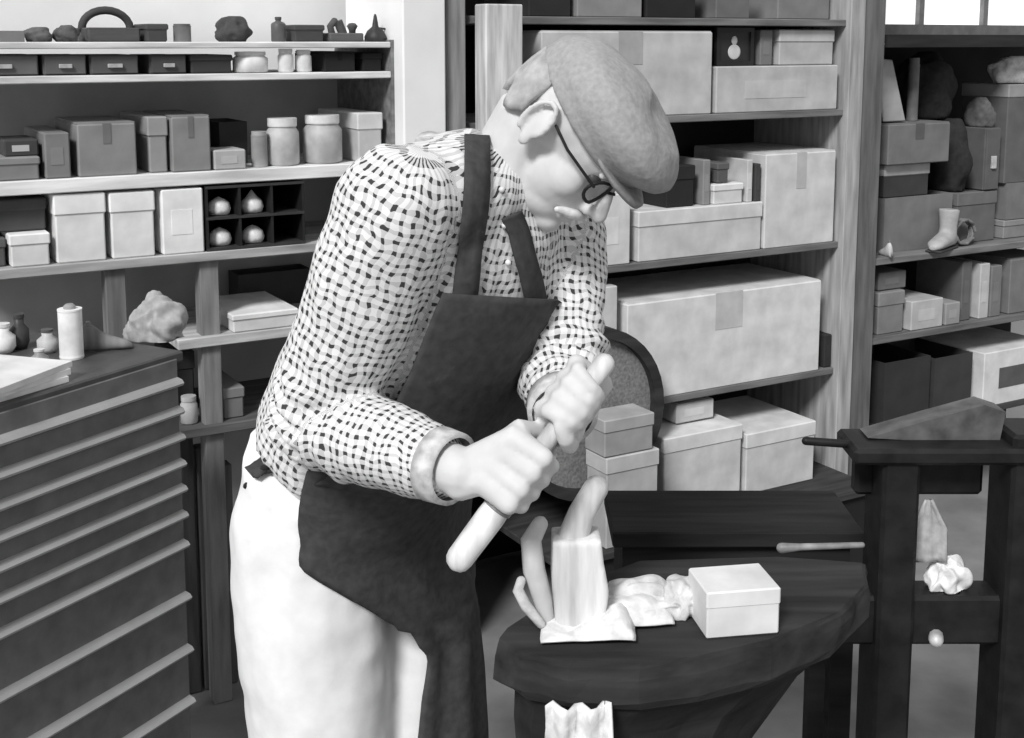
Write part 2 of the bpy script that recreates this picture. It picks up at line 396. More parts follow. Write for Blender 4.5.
# third shelf: grey cartons and jars
z = ZL[2]
carton(-30, 42, 158, z, .01, 132, 'low grey box at the left end of the third left shelf', style='lid')
carton(4, 40, 140, z, .03, 70, 'small dark box on top of the low grey box at the left end', 'flat_box', .14, 'plain', g2=190, lift=hit(20, 158, .01)[1] - z + .001)
carton(44, 71, 133, z, .01, 128, 'narrow upright grey box on third left shelf beside a larger square carton', 'upright_box', style='plain')
carton(77, 137, 124, z, .01, 140, 'large square grey carton on the third left shelf', style='tape')
carton(147, 169, 117, z, .02, 150, 'upright pale grey box on third shelf right of the square grey carton', 'upright_box', style='lid')
carton(171, 211, 117, z, .01, 138, 'tall grey carton on third left shelf left of a dark crate', style='tape')
carton(214, 247, 150, z, .01, 178, 'low pale box at the front of third shelf below a dark crate', 'low_box', .09, 'plain')
carton(219, 248, 122, z, .13, 60, 'dark crate at the back of the third left shelf', 'crate', .15, 'open')
vessel(254, 270, 132, z, .02, 150, 'grey can on third left shelf, leftmost of the pale jars and cans', 'can', 'can', 'can', 170)
vessel(272, 304, 119, z, .015, 186, 'large pale jar with a white lid on the third left shelf', 'jar', 'jar', 'jar', 228)
vessel(311, 348, 116, z, .015, 176, 'large pale jar with white lid on third shelf, beside the checked sleeve', 'jar', 'jar', 'jar', 226)
carton(357, 384, 113, z, .02, 190, 'pale box on the right end of the third left shelf by the white pillar', style='lid', g2=215)

# fourth shelf: white shoe boxes
z = ZL[3]
carton(-50, 8, 240, z, .03, 90, 'dark grey box at the far left end of the fourth shelf', style='lid')
carton(9, 52, 234, z, .005, 222, 'low white shoebox at the left end of the fourth shelf', 'shoebox', style='lid')
carton(-20, 48, 200, z, .04, 80, 'dark flat box on top of the low white shoebox, fourth left shelf', 'flat_box', .2, 'lid', lift=hit(30, 234, .005)[1] - z + .002)
carton(53, 107, 194, z, .006, 228, 'large white shoebox on fourth shelf, left of another white one', 'shoebox', style='lid')
carton(109, 156, 192, z, .006, 230, 'large white shoebox in the middle of the white boxes on fourth shelf', 'shoebox', style='lid')
carton(161, 204, 189, z, .004, 238, 'upright white box on fourth shelf beside the black pigeonholes', 'upright_box', style='plain')

# things below the fourth shelf on the left
z = ZL[4]
carton(232, 300, 312, z, .0, 218, 'low white box on the fifth left shelf behind the checked sleeve', 'low_box', .24, 'lid')
carton(238, 312, 272, z, .25, 62, 'dark crate at the back of the fifth left shelf', 'crate', .08, 'open')
z = ZL[5]
vessel(183, 200, 398, z, .03, 190, 'small pale pot on the lowest left shelf, beside the drawer chest', 'pot', 'pot', 'jar')
carton(222, 246, 388, z, .03, 120, 'grey box on the lowest left shelf behind the man', 'box', .2, 'lid')
carton(170, 196, 352, z, .14, 60, 'dark box at the back of the lowest left shelf', 'box', .15, 'lid')
for i, (a, b_, y0, g) in enumerate(((186, 200, 440, 84), (203, 217, 452, 104), (221, 238, 470, 92))):
    u = U(a, 500, .05); u2 = U(b_, 500, .05); t = zb((a + b_) / 2, y0, .05)
    o = link('timber_length', B(u, u2, .09, .13, 0.001, t, .003), vwood(g)); o.location = O; o.rotation_euler = (0, 0, ANG)
    tag(o, 'upright grey timber length under the lowest left shelf, %s of three' % ['leftmost', 'middle', 'rightmost'][i], 'timber', 'timber lengths under the left shelf')

# cartons on the right shelving
z = ZR[0]
carton(528, 573, -30, z, .05, 46, 'black box on the top right shelf above the cap', 'box', .25, 'lid')
carton(577, 643, -40, z, .05, 140, 'grey carton on the top right shelf between two black boxes', style='tape')
carton(646, 698, -30, z, .05, 40, 'black box on the top right shelf, right of a grey carton', 'box', .25, 'lid')
carton(716, 752, -30, z, .05, 110, 'dark grey box on top right shelf above the framed picture', 'box', .25, 'lid')
carton(778, 832, -30, z, .05, 130, 'grey box at the right end of the top right shelf by the post', 'box', .25, 'lid')
z = ZR[1]
carton(541, 713, 32, z, .0, 190, 'very large pale carton behind the cap on right shelving', style='tape', depth=.36)
lb = carton(716, 838, 66, z, .0, 186, 'long low pale carton under the framed picture', 'carton', .34, 'plain', g2=192)
lift = hit(775, 66, .0)[1] - z + .001
carton(779, 835, 30, z, .02, 182, 'pale carton stacked on the long low carton beside the post', 'carton', .3, 'lid', lift=lift)
u, hw, h = spot(717, 754, 28, z + lift, .03); fr = thing('picture_frame', 'small dark framed picture standing on the long low carton', 'picture frame', wp(u, .03, z + lift + .001), ANG)
for a in ((-hw, hw, 0, .014, 0, .012), (-hw, hw, 0, .014, h - .012, h), (-hw, -hw + .012, 0, .014, .012, h - .012), (hw - .012, hw, 0, .014, .012, h - .012)):
    link('frame_bar', B(*a), paint(40), fr)
link('picture', B(-hw + .011, hw - .011, .006, .010, .011, h - .011), paint(48), fr)
bm = bmesh.new(); ellipsoid(bm, (0, .006, h * .36), (hw * .34, .002, h * .2)); ellipsoid(bm, (0, .006, h * .66), (hw * .16, .002, h * .12)); link('pale_figure', bm, paint(205), fr, True)
carton(760, 773, 30, z, .03, 120, 'narrow grey book-like box standing right of the framed picture', 'narrow_box', .2, 'plain', lift=lift)
z = ZR[2]
carton(586, 631, 195, z, -.0, 208, 'pale box on the right shelving just below the cap visor', 'box', .3, 'plain')
b1 = carton(638, 763, 207, z, .0, 200, 'wide low pale box on the middle right shelf', 'wide_box', .34, 'lid')
lift = hit(703, 207, .0)[1] - z + .001
carton(765.5, 836, 153, z, .0, 206, 'tall pale carton at right end of the middle shelf by the post', 'carton', .34, 'tape')
carton(666, 696, 166, z, .02, 40, 'black box standing on the wide low pale box', 'box', .2, 'lid', lift=lift)
carton(703, 711, 160, z, .02, 140, 'thin grey book standing on wide low box beside the black box', 'book', .14, 'plain', 'book', lift=lift)
l2 = carton(713, 744, 184, z, .01, 214, 'small white box lying on the wide low pale box', 'small_box', .16, 'lid', lift=lift)
carton(717, 730, 163, z, .02, 90, 'small dark tin on top of the small white box', 'tin_box', .1, 'lid', lift=lift + hit(728, 184, .01)[1] - z - lift + .002)
carton(747, 753, 160, z, .01, 200, 'thin pale book standing left of a dark book on wide box', 'book', .14, 'plain', 'book', lift=lift)
carton(755, 761, 164, z, .01, 70, 'thin dark book standing beside the tall pale carton', 'book', .14, 'plain', 'book', lift=lift)
z = ZR[3]
carton(582, 618, 288, z, .0, 204, 'pale box left of the biggest carton, behind the checked left sleeve', 'box', .3, 'plain')
carton(627, 821, 293, z, .0, 214, 'biggest pale carton on the lower right shelf', 'carton', .34, 'tape')
carton(824, 832, 335, z, .01, 50, 'narrow black box squeezed between biggest carton and post', 'narrow_box', .1, 'plain')
z = ZR[4]
carton(664, 743, 432, z, -.06, 204, 'pale box on the bottom right shelf, left of a matching one', 'box', .32, 'lid')
carton(746, 816, 428, z, -.06, 200, 'pale box on the bottom right shelf, nearest the post', 'box', .32, 'lid')
lw = -.185
carton(606, 660, 454, z, lw, 176, 'small grey box on bottom right shelf below another small one', 'small_box', .1, 'lid')
l3 = hit(633, 454, lw)[1] - z + .002
carton(604, 655, 417, z, lw, 158, 'small grey box stacked on top beside the round sieve', 'small_box', .1, 'lid', lift=l3)
carton(676, 714, 402, z, .02, 196, 'small pale box behind on top of the bottom row of right boxes', 'small_box', .1, 'plain', lift=hit(700, 432, -.06)[1] - z + .004)
# round sieve standing behind the two small boxes
sv_c = hit(586, 412, -.045); rad = hit(657, 412, -.045)[0] - sv_c[0]
sv = thing('round_sieve', 'round grey sieve with a dark rim hung on the shelving beside the left sleeve', 'sieve', wp(sv_c[0], -.042, sv_c[1] - rad), ANG)
def ann(r0, r1, y0, y1, n=40):
    c = V((0, 0, rad)); bm = bmesh.new(); rs = []
    for r, y in ((r0, y0), (r1, y0), (r1, y1), (r0, y1), (r0, y0)):
        rs.append([c + V((r * math.cos(2*math.pi*k/n), y, r * math.sin(2*math.pi*k/n))) for k in range(n)])
    return rings(bm, rs, cap=False)
link('rim', ann(rad * .88, rad, -.035, .035), wood(52), sv)
bm = bmesh.new(); bmesh.ops.create_circle(bm, cap_ends=True, segments=40, radius=rad * .89, matrix=Matrix.Translation((0, -.01, rad)) @ Matrix.Rotation(R(90), 4, 'X'))
g = bmesh.ops.extrude_face_region(bm, geom=bm.faces[:]); bmesh.ops.translate(bm, vec=(0, .006, 0), verts=[v for v in g['geom'] if isinstance(v, bmesh.types.BMVert)])
link('mesh_disc', bm, mat(128, .8, 'mesh', 120, .2, bump=.4), sv)

# clutter on the far right shelving
z = ZF[1]
def slab(pts, g, label, name, cat, w, th, m=None):
    P2 = [hit(x, y, w) for x, y in pts]; cu = sum(p[0] for p in P2) / len(P2); cz = min(p[1] for p in P2)
    bm = bmesh.new(); f = [bm.verts.new((p[0] - cu, 0, p[1] - cz)) for p in P2]; k = [bm.verts.new((p[0] - cu, th, p[1] - cz)) for p in P2]
    bm.faces.new(f); bm.faces.new(list(reversed(k)))
    for i in range(len(f)):
        j = (i + 1) % len(f); bm.faces.new((f[i], k[i], k[j], f[j]))
    bmesh.ops.recalc_face_normals(bm, faces=bm.faces)
    bmesh.ops.bevel(bm, geom=bm.edges[:], offset=.003, segments=1, affect='EDGES')
    o = link(name, bm, m or card(g)); o.location = wp(cu, w, cz); o.rotation_euler = (0, 0, ANG); return tag(o, label, cat)
carton(884, 952, 196, z, .065, 120, 'grey wooden bin at the bottom of the far right clutter', 'bin', .3, 'open')
l4 = hit(918, 196, .065)[1] - z + .001
carton(884, 930, 164, z, .065, 64, 'dark box with a pale edge in the far right clutter', 'box', .26, 'lid', g2=170, lift=l4)
l5 = hit(907, 164, .065)[1] - z + .002
carton(888, 950, 124, z, .04, 118, 'grey carton near the middle of the far right clutter', 'carton', .28, 'tape', lift=l5)
l6 = hit(919, 124, .04)[1] - z + .004
zt = z + l6
sl = slab([(884, 122), (906, 121), (893, 60), (877, 58)], 166, 'pale leather offcut leaning against the post above a grey carton', 'leather_offcut', 'leather', .07, .008)
vessel(914, 922, 58, zt, .1, 110, 'thin grey cardboard tube standing on the grey carton', 'cardboard_tube', 'tube', 'can')
lump(926, 972, 52, zt, .12, 54, 'black leather heap at the top of the far right clutter', 'leather_heap', 'leather', .2, 5)
carton(957, 997, 192, z, .065, 104, 'dark grey box on the far right shelf beside the wooden bin', 'box', .26, 'lid')
l7 = hit(978, 192, .06)[1] - z + .002
lump(957, 984, 120, z + l7, .05, 46, 'black rolled apron in the far right clutter beside the grey carton', 'rolled_cloth', 'cloth', .2, 6)
carton(986, 1001, 128, z + l7, .06, 92, 'grey drawer box at the right edge with a pale pull', 'drawer_box', .2, 'drawer')
l8 = hit(1005, 128, .06)[1] - z + .003
lump(988, 1000, 98, z + l8, .06, 96, 'grey cloth bundle above the drawer box at the right edge', 'cloth_bundle', 'cloth', .12, 9)
carton(1008, 1060, 84, z + hit(1030, 182, .06)[1] - z, .06, 100, 'dark grey box on the tray at the right edge of the clutter', 'box', .2, 'lid', g2=150)
lump(1008, 1046, 56, z + hit(1034, 84, .06)[1] - z + .003, .06, 222, 'white cloth heap high at the right edge of the clutter', 'white_cloth', 'cloth', .12, 14)
foot_form(wp(U(886, 245, .02), .022, z + .0005), ANG + R(75), .07, 200, 'small pale shoe last by the post on the far right shelf', scale_z=1.3)
def boot(px, w, H, g, label):
    r = thing('boot', label, 'boot', wp(U(px, 240, w), w, z + .0005), ANG + R(200))
    rs = []
    for x, wy, h in ((-.05, .012, .03), (-.04, .026, .05), (.0, .03, .06), (.05, .03, .045), (.09, .028, .035), (.115, .012, .02)):
        rs.append([V((x, wy * math.cos(t), .006 + h * (.5 + .5 * math.sin(t)))) for t in [2*math.pi*k/14 for k in range(14)]])
    bm = bmesh.new(); rings(bm, rs); tube(bm, [V((-.012, 0, .035)), V((-.014, 0, .07)), V((-.016, 0, H))], [.03, .028, .034], 14, False)
    linkme('upper', remeshed(bm, .005, 3), mat(g, .7, 'leather', 30, .12, bump=.2), r, True)
    link('sole', B(-.05, .11, -.026, .026, 0, .008, .003), mat(60, .8, 'leather', 30, .12), r)
boot(946, .022, .13, 172, 'pale ankle boot standing in front of the wooden bin')
carton(1003, 1060, 218, z, .06, 136, 'low grey box at the right edge of the upper clutter shelf', 'low_box', .28, 'lid')
carton(1006, 1050, 182, z, .06, 120, 'grey tray stacked on a low box at the right edge', 'tray', .2, 'open', lift=hit(1030, 218, .06)[1] - z + .002)
bm = bmesh.new(); tube(bm, [V((.045 * math.cos(t * .5) , .012 + .004 * (t % 7) , .048 + .04 * math.sin(t * .5))) for t in range(0, 50)], .0055, 6)
o = link('rope_coil', bm, cloth(120), None, True); o.location = wp(U(967, 180, .03), .012, z + .0005); o.rotation_euler = (0, 0, ANG); tag(o, 'grey rope coil propped against the dark grey box on the clutter shelf', 'rope')
z = ZF[2]
carton(878, 905, 292, z, .02, 128, 'grey box at the left end of the lower far right shelf', 'box', .2, 'lid')
carton(878, 906, 272, z, .04, 110, 'dark grey box stacked on the leftmost box, lower right shelf', 'box', .18, 'plain', lift=hit(890, 292, .02)[1] - z + .002)
carton(911, 943, 300, z, .01, 182, 'low pale box in the middle of the lower far right shelf', 'low_box', .2, 'plain')
carton(945, 960, 303, z, .01, 150, 'small grey box beside the low pale box, lower far right shelf', 'small_box', .2, 'plain')
carton(962, 972, 262, z, .03, 100, 'tall dark grey book on the lower far right shelf', 'book', .2, 'plain', 'book')
carton(980, 990, 264, z, .02, 186, 'tall pale book on the lower far right shelf', 'book', .2, 'plain', 'book')
carton(991, 1002, 266, z, .02, 120, 'tall grey book right of the tall pale book', 'book', .2, 'plain', 'book')
carton(1010, 1050, 258, z, .02, 120, 'grey carton at the right edge of lower far right shelf', 'carton', .2, 'tape')
z = ZF[3]
carton(984, 1050, 348, z, -.0, 214, 'white carton with a dark panel at right edge behind the iron stand', 'carton', .3, 'plain', g2=90)
carton(884, 930, 360, z, .02, 52, 'black crate in the dark bay behind the iron stand, left one', 'crate', .25, 'open')
carton(934, 972, 356, z, .02, 60, 'black crate in the dark bay next to the white carton', 'crate', .25, 'open')

# ---------------------------------------------------------------- drawer chest on the left
CA = R(61); far = P(181, 351, 2.3); ctop = far.z
cx = V((math.cos(CA), math.sin(CA), 0)); cin = V((-math.sin(CA), math.cos(CA), 0))
CHL = 1.15
base = V((far.x, far.y, 0)) - cx * CHL
CH = thing('drawer_chest', 'grey steel chest of many shallow drawers with bright full-width pulls', 'drawer chest', base, CA)
def zf(py): return P(181 + (py - 351) * 0.03, py, 2.3).z
chd = 0.36
link('carcass', B(0, CHL, 0.012, chd, 0.0, ctop - 0.02, .003), paint(84), CH)
link('top', B(-0.005, CHL + 0.005, -0.002, chd, ctop - 0.02, ctop, .003), paint(78), CH)
ys = [355, 383, 411, 437, 463, 488, 514, 543, 595, 647, 698, 752, 806, 862, 920, 980]
dm = paint(112); rm = mat(176, .5, 'steel', 12, .06, metal=.2, bump=.05)
for a, b_ in zip(ys, ys[1:]):
    z1, z0 = zf(a) - .003, zf(b_) + .003
    if z0 < 0.04: break
    d = link('drawer', B(0.014, CHL - 0.014, -0.004, 0.012, z0 + .004, z1, .002), dm, CH)
    bm = bmesh.new()
    prof = [(-.004, z0 - .002), (-.018, z0 - .001), (-.021, z0 + .004), (-.016, z0 + .010), (-.004, z0 + .013)]
    rings(bm, [[V((x, y, zz)) for y, zz in prof] for x in (0.016, CHL - 0.016)])
    link('pull_rail', bm, rm, d)
def ctopt(px, py): return onz(px, py, ctop + .0005)
p = ctopt(8, 390)
for k in range(3):
    o = link('paper_sheet_stack', B(-.10, .10, -.075, .075, 0, .010), card(236 - 8 * k)); o.location = p + V((-.03 + .006 * k, .0, .0105 * k)); o.rotation_euler = (0, 0, CA + .1 * k)
    tag(o, '%s sheaf of white papers on the drawer chest' % ['bottom', 'middle', 'topmost'][k], 'paper', 'papers on the drawer chest')
def top_vessel(px, py, hw, h, g, label, name, cat, kind, g2=None):
    r = thing(name, label, cat, ctopt(px, py), 0)
    bm = bmesh.new()
    if kind == 'can':
        lathe(bm, [(hw * .96, 0), (hw, .004), (hw * .97, .008), (hw * .97, h * .9), (hw, h * .92), (hw, h * .95), (hw * .5, h * .95)]); link('body', bm, paint(g), r)
        bm = bmesh.new(); lathe(bm, [(hw * .5, h * .94), (hw * .5, h), (hw * .3, h + .004), (.001, h + .004)]); link('lid', bm, paint(g2 or g), r)
    else:
        lathe(bm, [(hw * .7, 0), (hw, h * .2), (hw, h * .6), (hw * .5, h * .8), (hw * .55, h)]); link('body', bm, paint(g), r, True)
        bm = bmesh.new(); lathe(bm, [(hw * .6, h * .98), (hw * .6, h * 1.1), (.001, h * 1.12)]); link('lid', bm, paint(g2 or g), r)
    return r
top_vessel(72, 358, .022, .098, 238, 'tall white can standing on the drawer chest', 'can', 'can', 'can', 150)
top_vessel(48, 352, .019, .04, 196, 'small pale pot on the drawer chest left of the white can', 'pot', 'pot', 'pot', 90)
top_vessel(40, 367, .016, .03, 150, 'tiny grey pot in front of the small pale pot on the chest', 'pot', 'pot', 'pot', 220)
top_vessel(4, 352, .022, .05, 235, 'white round pot at the left edge of the drawer chest', 'pot', 'pot', 'pot')
top_vessel(20, 348, .018, .06, 70, 'dark bottle on the drawer chest near the left edge', 'bottle', 'bottle', 'pot')
foot_form(ctopt(106, 350), R(20), .10, 128, 'grey wooden shoe last on the far end of the drawer chest')
def free_lump(loc, rz, sx, sy, sz, m, label, name, cat, seed, amp=1.0):
    bm = bmesh.new(); bmesh.ops.create_icosphere(bm, subdivisions=5, radius=1)
    for v in bm.verts:
        c = v.co.copy(); n = (noise.noise(c * 1.5 + V((seed * 3.1, seed, 0))) * 0.32 - abs(noise.noise(V((c.x * 1.1 + c.z * .8, c.y * 2.4 - c.x, c.z * 1.4)) + V((seed, 2, 5)))) * 0.42 + .1) * amp
        c *= 0.85 + n; z = max(c.z, -0.35)
        v.co = V((c.x * sx, c.y * sy, (z + 0.35) / 1.35 * sz))
    o = link(name, bm, m, None, True); o.location = loc; o.rotation_euler = (0, 0, rz); return tag(o, label, cat)
free_lump(ctopt(158, 338), R(20), .062, .05, .085, cloth(170), 'pale crumpled cloth on the far corner of the drawer chest', 'rag', 'rag', 21)

# ---------------------------------------------------------------- work bench block
BZ = 0.85
outline = [(497, 638), (520, 654), (570, 662), (640, 664), (700, 656), (770, 640), (840, 612), (868, 584), (864, 562), (780, 556), (640, 560), (585, 580), (540, 605), (505, 628)]
top = [onz(x, y, BZ) for x, y in outline]
cc = sum(top, V()) / len(top)
WB = thing('stump_bench', 'dark rough wooden block bench with a thick uneven edge in front of the man', 'work bench', (cc.x, cc.y, 0))
def bring(s, z, sh=V((0, 0, 0)), jit=0.0):
    out = []
    m = len(top) * 3
    for k in range(m):
        i = k // 3; f = (k % 3) / 3; q = top[i].lerp(top[(i + 1) % len(top)], f) - cc
        s2 = s + jit * noise.noise(V((q.x * 14, q.y * 14, z * 12)))
        out.append(V((q.x * s2 + sh.x, q.y * s2 + sh.y, z + jit * .12 * noise.noise(V((q.x * 20, q.y * 20, 3 + z))))))
    return out
bm = bmesh.new()
rings(bm, [bring(.95, BZ - .062), bring(1.0, BZ - .05, jit=.05), bring(1.01, BZ - .02, jit=.06), bring(1.0, BZ - .006, jit=.03), bring(.985, BZ)])
link('top_slab', bm, mat(50, .9, 'wood', 3, .4, bump=.5), WB)
bm = bmesh.new(); sh = V((-.06, 0, 0))
rings(bm, [bring(.50, 0, sh), bring(.48, .25, sh, .05), bring(.50, .45, sh, .06), bring(.60, .62, sh, .06), bring(.78, .74, V((-.03, 0, 0)), .05), bring(.90, BZ - .061)])
link('pedestal', bm, mat(40, .9, 'wood', 3, .35, bump=.5), WB)
# pale carved block being worked, cloths and a box on the bench
wpz = BZ + .001
wb_p = onz(577, 622, wpz)
WK = thing('carved_block', 'pale wooden block with a slanted neck standing upright under the hands', 'wood block', wb_p)
s_ = wb_p.y / F
def rp(px, py, dy=0): p = P(px, py, wb_p.y + dy); return p - wb_p
def outl(pts, th, yo=0):
    bm = bmesh.new(); f = []; k = []
    for x, y in pts:
        q = rp(x, y); q.z = max(q.z, 0); f.append(V((q.x, yo - th / 2, q.z))); k.append(V((q.x, yo + th / 2, q.z)))
    return rings(bm, [f, k])
linkme('body', remeshed(outl([(555, 622), (602, 622), (608, 585), (603, 560), (600, 532), (552, 534), (551, 575)], .055), .004, 4), vwood(214), WK, True)
bm = bmesh.new(); tube(bm, [rp(572, 540), rp(582, 512), rp(596, 488)], [.020, .017, .016], 12); link('neck', bm, vwood(206), WK, True)
bm = bmesh.new(); tube(bm, [rp(548, 624, -.01), rp(543, 600, -.02), rp(534, 570, -.02), rp(531, 540, -.02), rp(540, 524, -.01)], [.011, .012, .014, .013, .010], 10)
o = link('leather_strip', bm, mat(208, .8, 'leather', 20, .1, bump=.3), None, True); o.location = wb_p
tag(o, 'pale curved leather strip hanging beside the carved block', 'leather strip')
bm = bmesh.new(); tube(bm, [rp(541, 624, -.03), rp(526, 606, -.035), rp(518, 590, -.035), rp(521, 581, -.03)], [.006, .007, .007, .006], 8)
o = link('cord_end', bm, cloth(206), None, True); o.location = wb_p
tag(o, 'short pale cord end curling left of the leather strip', 'cord')
def crumple(px0, px1, py0, py1, m, label, name, seed, amp=.022, nx=22, ny=14, cat='cloth'):
    rows = []
    for j in range(ny):
        r = []
        for i in range(nx):
            p = onz(px0 + (px1 - px0) * i / (nx - 1), py1 + (py0 - py1) * j / (ny - 1), wpz)
            q = p * 11 + V((seed, seed * 2, 0)); e = min(i, nx - 1 - i, j, ny - 1 - j) / 3.0
            p += V((noise.noise(q * .9), noise.noise(q + V((5, 5, 5))), 0)) * .026
            p.z += .004 + amp * min(1, e + .15) * (abs(noise.noise(q)) * 1.3 + .5 * abs(noise.noise(q * 2.3)))
            r.append(p)
        rows.append(r)
    c = rows[ny // 2][nx // 2].copy(); c.z = BZ
    o = link(name, sheet([[p - c for p in r] for r in rows], .0025), m, None, True); o.location = c
    return tag(o, label, cat)
crumple(538, 642, 612, 650, cloth(232), 'crumpled white cloth at the front of the bench below the block', 'white_cloth', 1)
crumple(606, 672, 592, 628, cloth(222), 'crumpled white cloth on the bench right of the carved block', 'white_cloth', 4, .04)
free_lump(onz(640, 612, wpz), 0, .055, .035, .034, cloth(214), 'rounded pale leather bundle on the bench beside the white box', 'leather_bundle', 'leather', 31)
free_lump(onz(682, 610, wpz), .4, .032, .035, .045, cloth(206), 'small pale leather roll against the left side of the white box', 'leather_roll', 'leather', 33)
p0 = onz(706, 640, wpz); p1 = onz(780, 634, wpz); bw = (p1 - p0).length; ang = math.atan2(p1.y - p0.y, p1.x - p0.x)
hh = P(742, 594, p0.y).z - BZ
bxr = thing('white_box', 'small white cardboard box on the right of the bench', 'box', p0, ang)
link('body', B(0.001, bw - .001, 0.001, .075, 0, hh - .003, .002), card(226), bxr); link('lid', B(0, bw, 0, .076, hh - .022, hh, .002), card(230), bxr)
# pale rag hanging on the pedestal
rows = []
pc = P(578, 712, top[2].y + .004)
for j in range(10):
    r = []
    for i in range(10):
        q = P(546 + 66 * i / 9, 706 + 75 * j / 9, pc.y - .02); q.y += .012 * math.sin(i * 1.7 + j * .3) + .006 * noise.noise(q * 30); r.append(q - pc)
    rows.append(r)
o = link('hanging_rag', sheet(rows, .003), cloth(226), None, True); o.location = pc; tag(o, 'white rag hanging below the front edge of the dark bench', 'rag')

ty0, ty1 = 2.2, 2.42; tz = P(740, 490, ty1).z; tx0 = P(604, 500, ty1).x; tx1 = P(866, 500, ty0).x
LT = thing('low_table', 'dark low table with a deep frame between the bench and the right shelving', 'table', ((tx0 + tx1) / 2, (ty0 + ty1) / 2, 0))
hx = (tx1 - tx0) / 2; hy = (ty1 - ty0) / 2; tm = mat(38, .9, 'wood', 4, .3, bump=.3)
link('table_top', B(-hx, hx, -hy, hy, tz - .03, tz, .003), tm, LT)
link('frame', B(-hx + .02, hx - .02, -hy + .02, hy - .02, tz - .2, tz - .03), tm, LT)
for sx in (-1, 1):
    for sy in (-1, 1):
        x, y = sx * (hx - .03), sy * (hy - .03); link('leg', B(x - .02, x + .02, y - .02, y + .02, 0, tz - .19), tm, LT)
# ---------------------------------------------------------------- iron stand on the right
SY = 1.95
def sp(px, py, dy=0): return P(px, py, SY + dy)
IS = thing('iron_stand', 'black cast iron work stand with thick legs and a plate top, right foreground', 'work stand', (sp(930, 600).x, SY, 0))
ib = IS.location
im = iron(34)
def ibox(x0, x1, y0, y1, d0, d1, name, m=im, bev=.006):
    a = sp(x0, y1); b_ = sp(x1, y0); z0 = a.z if y1 < 800 else 0.0
    return link(name, B(a.x - ib.x, b_.x - ib.x, d0, d1, z0, b_.z, bev), m, IS)
ibox(858, 914, 452, 900, -.04, .06, 'leg')
ibox(978, 1046, 428, 900, -.04, .06, 'leg')
ibox(846, 1050, 440, 456, -.05, .065, 'top_plate')
bm = bmesh.new()
a = [sp(868, 438), sp(905, 440), sp(1000, 440), sp(1006, 412), sp(985, 405), sp(930, 420)]
rings(bm, [[V((q.x - ib.x, d, q.z)) for q in a] for d in (0.0, .05)]); link('casting', bm, iron(96), IS)
ibox(780, 1000, 592, 640, -.02, .05, 'cross_beam')
ibox(858, 990, 455, 500, .02, .05, 'apron_web')
bm = bmesh.new(); tube(bm, [sp(806, 441) - ib, sp(862, 445) - ib], .007, 8); link('rod', bm, im, IS, True)
bm = bmesh.new(); tube(bm, [sp(782, 548, -.02) - ib, sp(800, 547, -.02) - ib, sp(862, 545, -.02) - ib], [.009, .006, .005], 8); link('lever', bm, iron(150), IS, True)
bm = bmesh.new(); tube(bm, [sp(936, 640, -.035) - ib, sp(936, 636, -.02) - ib], .012, 10); link('bolt', bm, iron(190), IS, True)
pz = sp(930, 592); 
free_lump(V((sp(950, 590).x, SY + .015, pz.z + .001)), 0, .038, .03, .062, cloth(232), 'white crumpled rag on the cross beam of the iron stand', 'white_rag', 'rag', 41)
rows = []
for j in range(12):
    r = []
    for i in range(8):
        hw = 3 + 15 * min(1, j / 5)
        q = sp(929 + (i / 7 - .5) * 2 * hw, 500 + 62 * j / 11, .002 + .006 * math.sin(i * 1.6)); r.append(q - sp(929, 492, .0))
    rows.append(r)
o = link('hanging_cloth', sheet(rows, .004), cloth(178), None, True); o.location = sp(929, 492, .0); tag(o, 'pale cloth hanging between the legs of the iron stand', 'cloth')

# ---------------------------------------------------------------- the man
BA = R(37); BF = V((math.cos(BA), -math.sin(BA), 0)); BL = V((math.sin(BA), math.cos(BA), 0))
pel = P(352, 520, 1.85)
MAN = thing('person', 'man in flat cap, checked shirt and dark apron bending over his handwork', 'person', (pel.x, pel.y, 0))
mo = V((pel.x, pel.y, 0))
def L(p): return p - mo
# joints
Rsh, Rel, Rwr = P(398, 208, 1.54), P(314, 424, 1.58), P(462, 472, 1.42)
Lsh, Lel, Lwr = P(556, 235, 1.80), P(562, 370, 1.69), P(563, 428, 1.53)
spine = [(P(350, 545, 1.86), .165, .128), (P(350, 500, 1.85), .165, .132), (P(358, 448, 1.81), .165, .145), (P(388, 385, 1.77), .172, .152), (P(428, 310, 1.73), .182, .146),
         (P(460, 250, 1.70), .186, .130), (P(478, 205, 1.685), .172, .108), (P(490, 180, 1.675), .125, .085), (P(500, 166, 1.67), .085, .072)]
def loft_torso(bm, grow=0.0, n=28, sl=None):
    rs = []; sp_ = spine if sl is None else spine[sl]
    for i, (p, a, b_) in enumerate(sp_):
        t = (sp_[min(i+1, len(sp_)-1)][0] - sp_[max(i-1, 0)][0]).normalized()
        lt = (BL - t * BL.dot(t)).normalized(); fr = lt.cross(t).normalized()
        rs.append([p + lt * (a + grow) * math.cos(2*math.pi*k/n) + fr * (b_ + grow) * math.sin(2*math.pi*k/n) for k in range(n)])
    return rings(bm, rs)
